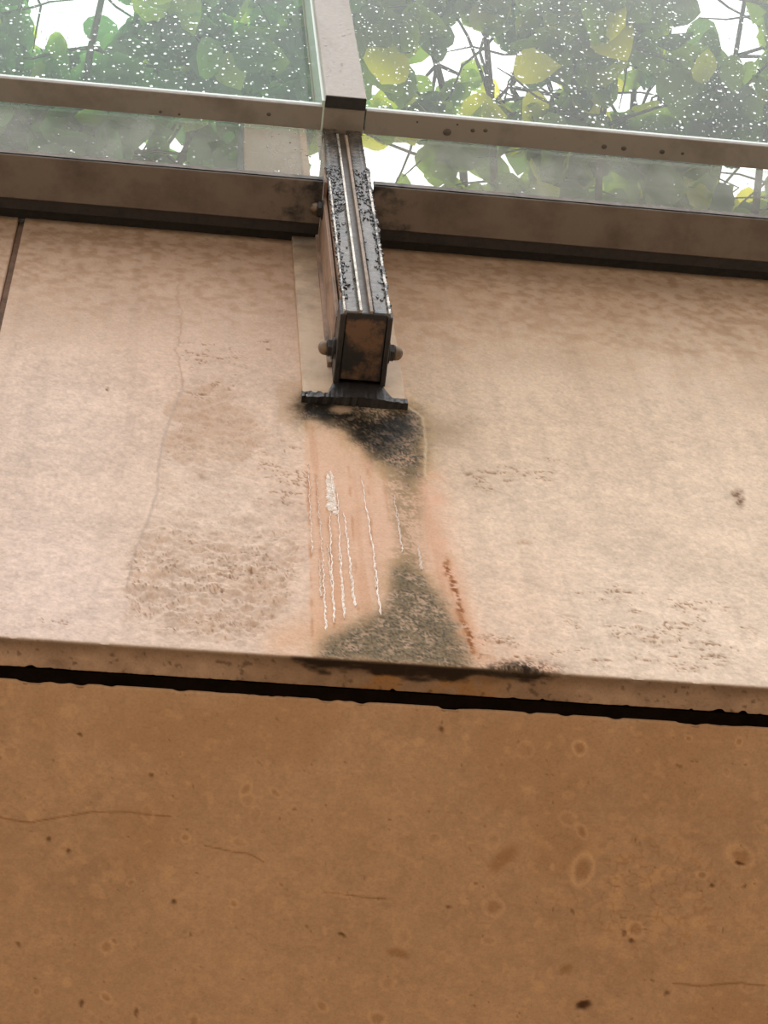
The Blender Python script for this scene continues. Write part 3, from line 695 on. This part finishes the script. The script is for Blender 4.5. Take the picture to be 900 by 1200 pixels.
obj('lip', wavy_strip(BX0 - .001, BX0 + .002, -0.145, -0.131, BZ + .001, 1.60, 5, .0006), LIPD, mul)
obj('lip', wavy_strip(BX1 - .003, BX1 + .001, -0.145, -0.131, BZ + .001, 1.66, 6, .0006), LIPD, mul)
obj('groove', new_box(0.002, 0.0155, -0.1335, -0.131, BZ, RZ - .001), GROOVE, mul)
# end plate, flanked by the cheek plates
bm = bmesh.new(); bx(bm, BX0 + .004, BX1 - .004, -0.140, -0.018, BZ - 0.001, BZ + 0.006, 0.0015)
obj('end_plate', bm, ENDM, mul)['label'] = 'brown rusty cut end'
for x0, x1 in ((BX0 - 0.0060, BX0 + .0035), (BX1 - .0035, BX1 + 0.0050)):
    bm = bmesh.new(); bx(bm, x0, x1, -0.137, -0.010, BZ - 0.003, 0.985, 0.0015)
    obj('cheek_plate', bm, GRIMEM, mul)['label'] = 'black grimy lower cheek plate'
for x0, x1 in ((BX0 - 0.0075, BX0 - .0005), (BX1 + .0005, BX1 + 0.0055)):
    bm = bmesh.new(); bx(bm, x0, x1, -0.105, -0.010, 0.985, 1.62, 0.001)
    bx(bm, x0 - (.006 if x0 < 0 else 0), x1 + (0 if x0 < 0 else .006), -0.020, -0.008, 0.985, 1.62, 0.001)
    obj('side_bracket', bm, SIDEM, mul)
bm = bmesh.new(); bx(bm, -0.0865, 0.0885, -0.010, 0.006, 0.855, 1.64, 0.002)
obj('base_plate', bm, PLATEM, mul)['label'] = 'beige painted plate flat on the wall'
bm = bmesh.new()
rr = random.Random(3); nn = 44; rows = []
for i in range(nn + 1):
    x = -0.089 + 0.179 * i / nn
    t = abs((x - 0.01) / 0.09)
    hgt = 0.010 + 0.075 * min(1, max(0, (0.60 - t) * 5)) * rr.uniform(.85, 1) + rr.uniform(0, .010)
    dep = -0.0115 - 0.006 * max(0, 1 - t) + rr.uniform(-.001, .001)
    rows.append([bm.verts.new((x, 0.004, 0.849 + rr.uniform(-.002, .002))), bm.verts.new((x, dep, 0.850)), bm.verts.new((x, dep + .001, 0.860)), bm.verts.new((x, -0.0125, 0.862 + hgt * .5)), bm.verts.new((x, -0.0098, 0.862 + hgt))])
for a, b in zip(rows[:-1], rows[1:]):
    for k in range(4): bm.faces.new((a[k], a[k + 1], b[k + 1], b[k]))
    bm.faces.new((a[4], a[0], b[0], b[4]))
bm.faces.new(rows[0]); bm.faces.new(rows[-1][::-1])
obj('bottom_flange', bm, GRIMEM, mul)['label'] = 'black wet flange along the plate foot'
# bolts
def bolt(cx, cy, cz, sgn):
    b = obj('bolt', lathe_x(bmesh.new(), [(0, 0.008), (sgn * 0.010, 0.008)], (cx, cy, cz), 14), GRIMEM, mul)
    obj('washer', lathe_x(bmesh.new(), [(0, 0.019), (sgn * 0.003, 0.019), (sgn * 0.004, 0.0175)], (cx, cy, cz), 20), GRIMEM, b)
    obj('hex_nut', lathe_x(bmesh.new(), [(sgn * 0.003, 0.0155), (sgn * 0.0105, 0.0155), (sgn * 0.0115, 0.014)], (cx, cy, cz), 6), GRIMEM, b)
    obj('dome', lathe_x(bmesh.new(), [(sgn * 0.011, 0.0128)] + [(sgn * (0.011 + 0.004 + 0.0118 * math.sin(a)), 0.0125 * math.cos(a)) for a in [k * math.pi / 14 for k in range(8)]], (cx, cy, cz), 18), BOLTM, b, smooth=True)
bolt(BX0 - 0.008, -0.058, 0.955, -1)
bolt(BX1 + 0.006, -0.058, 0.955, 1)
bolt(BX0 - 0.007, -0.090, 1.568, -1)
obj('side_tab', new_box(BX0 - 0.007, BX0 - .0005, -0.135, -0.03, 1.60, 1.69, .001), SIDEM, mul)
obj('side_tab', new_box(BX1 + .0005, BX1 + 0.0055, -0.135, -0.03, 1.60, 1.69, .001), SIDEM, mul)
# cap over the upper bar, and the block where rail and mullion cross
bm = bmesh.new(); bx(bm, CX0, CX1, -0.212, -0.1875, RZ + .001, 3.7, 0.002)
obj('cap', bm, CAPM, mul)
obj('cap_gasket', new_box(CX0 - .0065, CX0 + .0005, -0.2, -0.134, RZ + 0.001, 3.7, .0005), GEDGE, mul)['label'] = 'pale edge strip'
obj('cap_gasket', new_box(CX1 - .0005, CX1 + .0012, -0.205, -0.134, RZ + 0.020, 3.7, .0004), GEDGE, mul)['label'] = 'pale edge strip'
obj('cap_end', new_box(CX0 + .001, CX1 - .001, -0.2115, -0.187, RZ - .0015, RZ + .0015, .0004), DARKM, mul)['label'] = 'black lower end of the cap'
obj('crossing_block', new_box(BX0 - .0015, BX1 + .0045, -0.1865, -0.131, RZ + .0015, RZ + .04, .001), BRONZE, mul)
obj('bar_tail', new_box(BX0 + .002, BX1 - .002, -0.186, -0.06, RZ + .04, 3.7, .001), SIDEM, mul)
# black crust of old paint and lichen along the gaskets
bm = bmesh.new(); rr = random.Random(9)
for i in range(900):
    z = BZ + .02 + (1.66 - BZ) * (rr.random() ** 0.62)
    edge_ = rr.random()
    if edge_ < .42: x = BX0 + rr.uniform(-.002, .008) if z < 1.45 else BX0 + rr.uniform(-.002, .024)
    elif edge_ < .7: x = BX1 + rr.uniform(-.007, .003)
    elif edge_ < .85: x = rr.uniform(.022, .048)
    else: x = rr.uniform(-.026, -.004)
    if .7 <= edge_ and z < 1.42 and rr.random() < .7: continue
    r = rr.uniform(.0012, .0046) * (1.4 if (x < 0 and z > 1.45) else 1)
    n_ = rr.randint(5, 8); a0 = rr.uniform(0, 6.28); dep_ = rr.uniform(.0008, .0028)
    ring = [(x + r * rr.uniform(.4, 1.2) * math.cos(a0 + 6.2832 * k / n_), z + 2.0 * r * rr.uniform(.4, 1.3) * math.sin(a0 + 6.2832 * k / n_)) for k in range(n_)]
    lo = [bm.verts.new((u_, -0.1405, v_)) for u_, v_ in ring]
    hi = [bm.verts.new((x + (u_ - x) * .75, -0.142 - dep_ * rr.uniform(.3, 1.2), z + (v_ - z) * .75)) for u_, v_ in ring]
    bm.faces.new(hi)
    for k in range(n_): bm.faces.new((lo[k], lo[(k + 1) % n_], hi[(k + 1) % n_], hi[k]))
cr = obj('crust', bm, CRUSTM, mul); cr['kind'] = 'stuff'; cr['label'] = 'black flaking crust on the gaskets'
bm = bmesh.new(); rr = random.Random(19)                # rain beads on the cap
for i in range(34):
    x, z, r = rr.uniform(CX0 + .005, CX1 - .005), rr.uniform(RZ + .02, 2.5), rr.uniform(.0012, .0026)
    m_ = bmesh.ops.create_icosphere(bm, subdivisions=2, radius=r)
    for v in m_['verts']: v.co = (x + v.co.x, -0.2122 + v.co.y * .6, z + v.co.z * 1.2)
cr = obj('rain_beads', bm, WATER, mul, smooth=True); cr['kind'] = 'stuff'

# ------------------------------------------------------------------ post standing on the roof behind the left pane
PY = 0.22
PT = float(on_y(320, 120, PY)[2])
p0, p1 = on_y(286, 178, PY), on_y(362, 190, PY)
px0, px1 = float(p0[0]), float(p1[0])
post = empty('post', ((px0 + px1) / 2, PY + .05, 1.66), 'brown metal post behind the lower left pane, next to the mullion', 'post')
obj('shaft', new_box(px0, px1 - .018, PY, PY + .1, 1.66, PT, .003), POSTM, post)
obj('edge_strip', new_box(px1 - .0175, px1, PY - .002, PY + .1, 1.66, PT, .002), POSTE, post)
obj('edge_strip', new_box(px0 - .006, px0 - .0005, PY + .002, PY + .1, 1.66, PT, .001), DARKM, post)

# ------------------------------------------------------------------ trees behind the glass
def leaf_mesh(name, mt, seed):
    rr = random.Random(seed)
    prof = [(0.0, 0.10), (0.12, 0.36), (0.32, 0.47), (0.55, 0.45), (0.78, 0.29), (0.93, 0.12)]
    bm = bmesh.new(); rows = []
    for (t, hw) in prof:
        hw *= rr.uniform(.92, 1.08)
        cz = 0.10 * math.sin(t * 3) - 0.16 * t * t
        rows.append([bm.verts.new((-hw, t, cz + .16 * hw)), bm.verts.new((-hw * .5, t, cz + .03)), bm.verts.new((0, t, cz - .015)), bm.verts.new((hw * .5, t, cz + .03)), bm.verts.new((hw, t, cz + .16 * hw))])
    tip = bm.verts.new((0, 1.04, -0.16))
    for a, b in zip(rows[:-1], rows[1:]):
        for k in range(4): bm.faces.new((a[k], a[k + 1], b[k + 1], b[k]))
    for k in range(4): bm.faces.new((rows[-1][k], rows[-1][k + 1], tip))
    me = bpy.data.meshes.new(name); bm.to_mesh(me); bm.free()
    for p in me.polygons: p.use_smooth = True
    me.materials.append(mt); return me
ZC = 5.0
def canopy_xy(px, py):
    p = on_z(px, py, ZC); return p[0], p[1]
def curve(p0, p1, rr, sag, n=7, wob=.05):
    pts = []
    for i in range(n + 1):
        t = i / n
        p = p0.lerp(p1, t); p = p + Vector((rr.uniform(-wob, wob), rr.uniform(-wob, wob), math.sin(t * math.pi) * sag + rr.uniform(-wob, wob) * .5)) * (0 if i == 0 else 1)
        pts.append(p)
    return pts
def tree(bx_, label, mt, xr, nlimb, ntwig, nleaf, gaps, seed, size):
    rr = random.Random(seed)
    root = empty('tree', (bx_, 4.2, GROUND), label, 'tree')
    fork = Vector((bx_, 4.0, 4.1))
    tr = curve(Vector((bx_, 4.2, GROUND)), fork, rr, 0, 9, .05); 
    obj('trunk', tube(bmesh.new(), tr, [0.16 - .008 * i for i in range(10)], 12), BARK, root, smooth=True)
    gaps = [(*canopy_xy(a, b), r * .00285) for a, b, r in gaps]
    leaves = []
    for i in range(nlimb):
        tgt = Vector((xr[0] + (xr[1] - xr[0]) * (i + rr.uniform(.2, .8)) / nlimb, rr.uniform(-.15, .35), ZC + rr.uniform(-.05, .3)))
        lp = curve(fork - Vector((0, 0, rr.uniform(0, .5))), tgt, rr, .35, 12, .05)
        br = obj('branch', tube(bmesh.new(), lp, [.038 - .0026 * k for k in range(13)], 7), BARK, root, smooth=True)
        for j in range(ntwig):
            k = rr.randint(8, 12); s = lp[k]
            a = rr.uniform(0, 2 * math.pi); ln = rr.uniform(.25, .6)
            e = s + Vector((math.cos(a) * ln, math.sin(a) * ln, rr.uniform(-.18, .12)))
            tp = curve(s, e, rr, rr.uniform(-.03, .03), 5, .02)
            obj('twig', tube(bmesh.new(), tp, [.0075, .0065, .0055, .0045, .0035, .002], 5), BARK, br, smooth=True)
            for q in range(nleaf):
                t = rr.uniform(.15, 1.05); f = min(t, .999) * 5; p = tp[int(f)].lerp(tp[int(f) + 1], f - int(f))
                p = p + Vector((rr.uniform(-.05, .05), rr.uniform(-.05, .05), rr.uniform(-.05, .03)))
                L = size * rr.uniform(.7, 1.25)
                yaw, pit, rol = rr.uniform(0, 6.28), rr.uniform(-.9, .1), rr.uniform(-.5, .5)
                mid = p + Matrix.Rotation(yaw, 3, 'Z') @ Vector((0, L * .5, 0))
                if any((mid.x - gx) ** 2 + (mid.y - gy) ** 2 < (gr + L * .28) ** 2 for gx, gy, gr in gaps): continue
                leaves.append((p, yaw, pit, rol, L))
    def score(lf):
        x, y = project(lf[0].x, lf[0].y, lf[0].z); return 0 if (-30 < x < 930 and -30 < y < 290) else 1
    leaves.sort(key=score)
    meshes = [leaf_mesh('leaf', mt, seed * 10 + k) for k in range(4)]
    base_inv = parent_inverse(root)
    rest_v, rest_f = [], []
    for i, (p, yaw, pit, rol, L) in enumerate(leaves):
        R = Matrix.Rotation(yaw, 4, 'Z') @ Matrix.Rotation(pit, 4, 'X') @ Matrix.Rotation(rol, 4, 'Y')
        T = Matrix.Translation(p) @ R @ Matrix.Scale(L, 4)
        me = meshes[i % 4]
        if i < 298:
            o = bpy.data.objects.new('leaf', me); COL.objects.link(o); o.parent = root; o.matrix_parent_inverse = base_inv
            o.matrix_basis = T
        else:
            off = len(rest_v)
            rest_v += [T @ v.co for v in me.vertices]; rest_f += [[off + a for a in pl.vertices] for pl in me.polygons]
    if rest_v:
        me = bpy.data.meshes.new('foliage'); me.from_pydata(rest_v, [], rest_f)
        for p in me.polygons: p.use_smooth = True
        me.materials.append(mt); o = link(bpy.data.objects.new('foliage', me), root); o['kind'] = 'stuff'
    return len(leaves)
nl = tree(-1.3, 'deep green leafy tree seen through the left panes', LEAF_L, (-1.7, 0.35), 11, 24, 13, [(100, 12, 30), (45, 5, 22), (180, 80, 9), (205, 185, 13), (165, 178, 8), (40, 60, 8)], 21, .125)
nr = tree(1.5, 'yellow green tree with bare twigs seen through the right panes', LEAF_R, (0.3, 2.3), 10, 24, 11, [(555, 60, 34), (528, 85, 26), (600, 95, 20), (650, 110, 16), (715, 130, 18), (775, 125, 16), (740, 80, 13), (885, 60, 20), (860, 10, 20), (460, 192, 22), (480, 205, 14), (592, 190, 13), (875, 220, 26), (890, 200, 22), (700, 225, 12), (840, 5, 16)], 33, .14)
print('leaves', nl, nr)
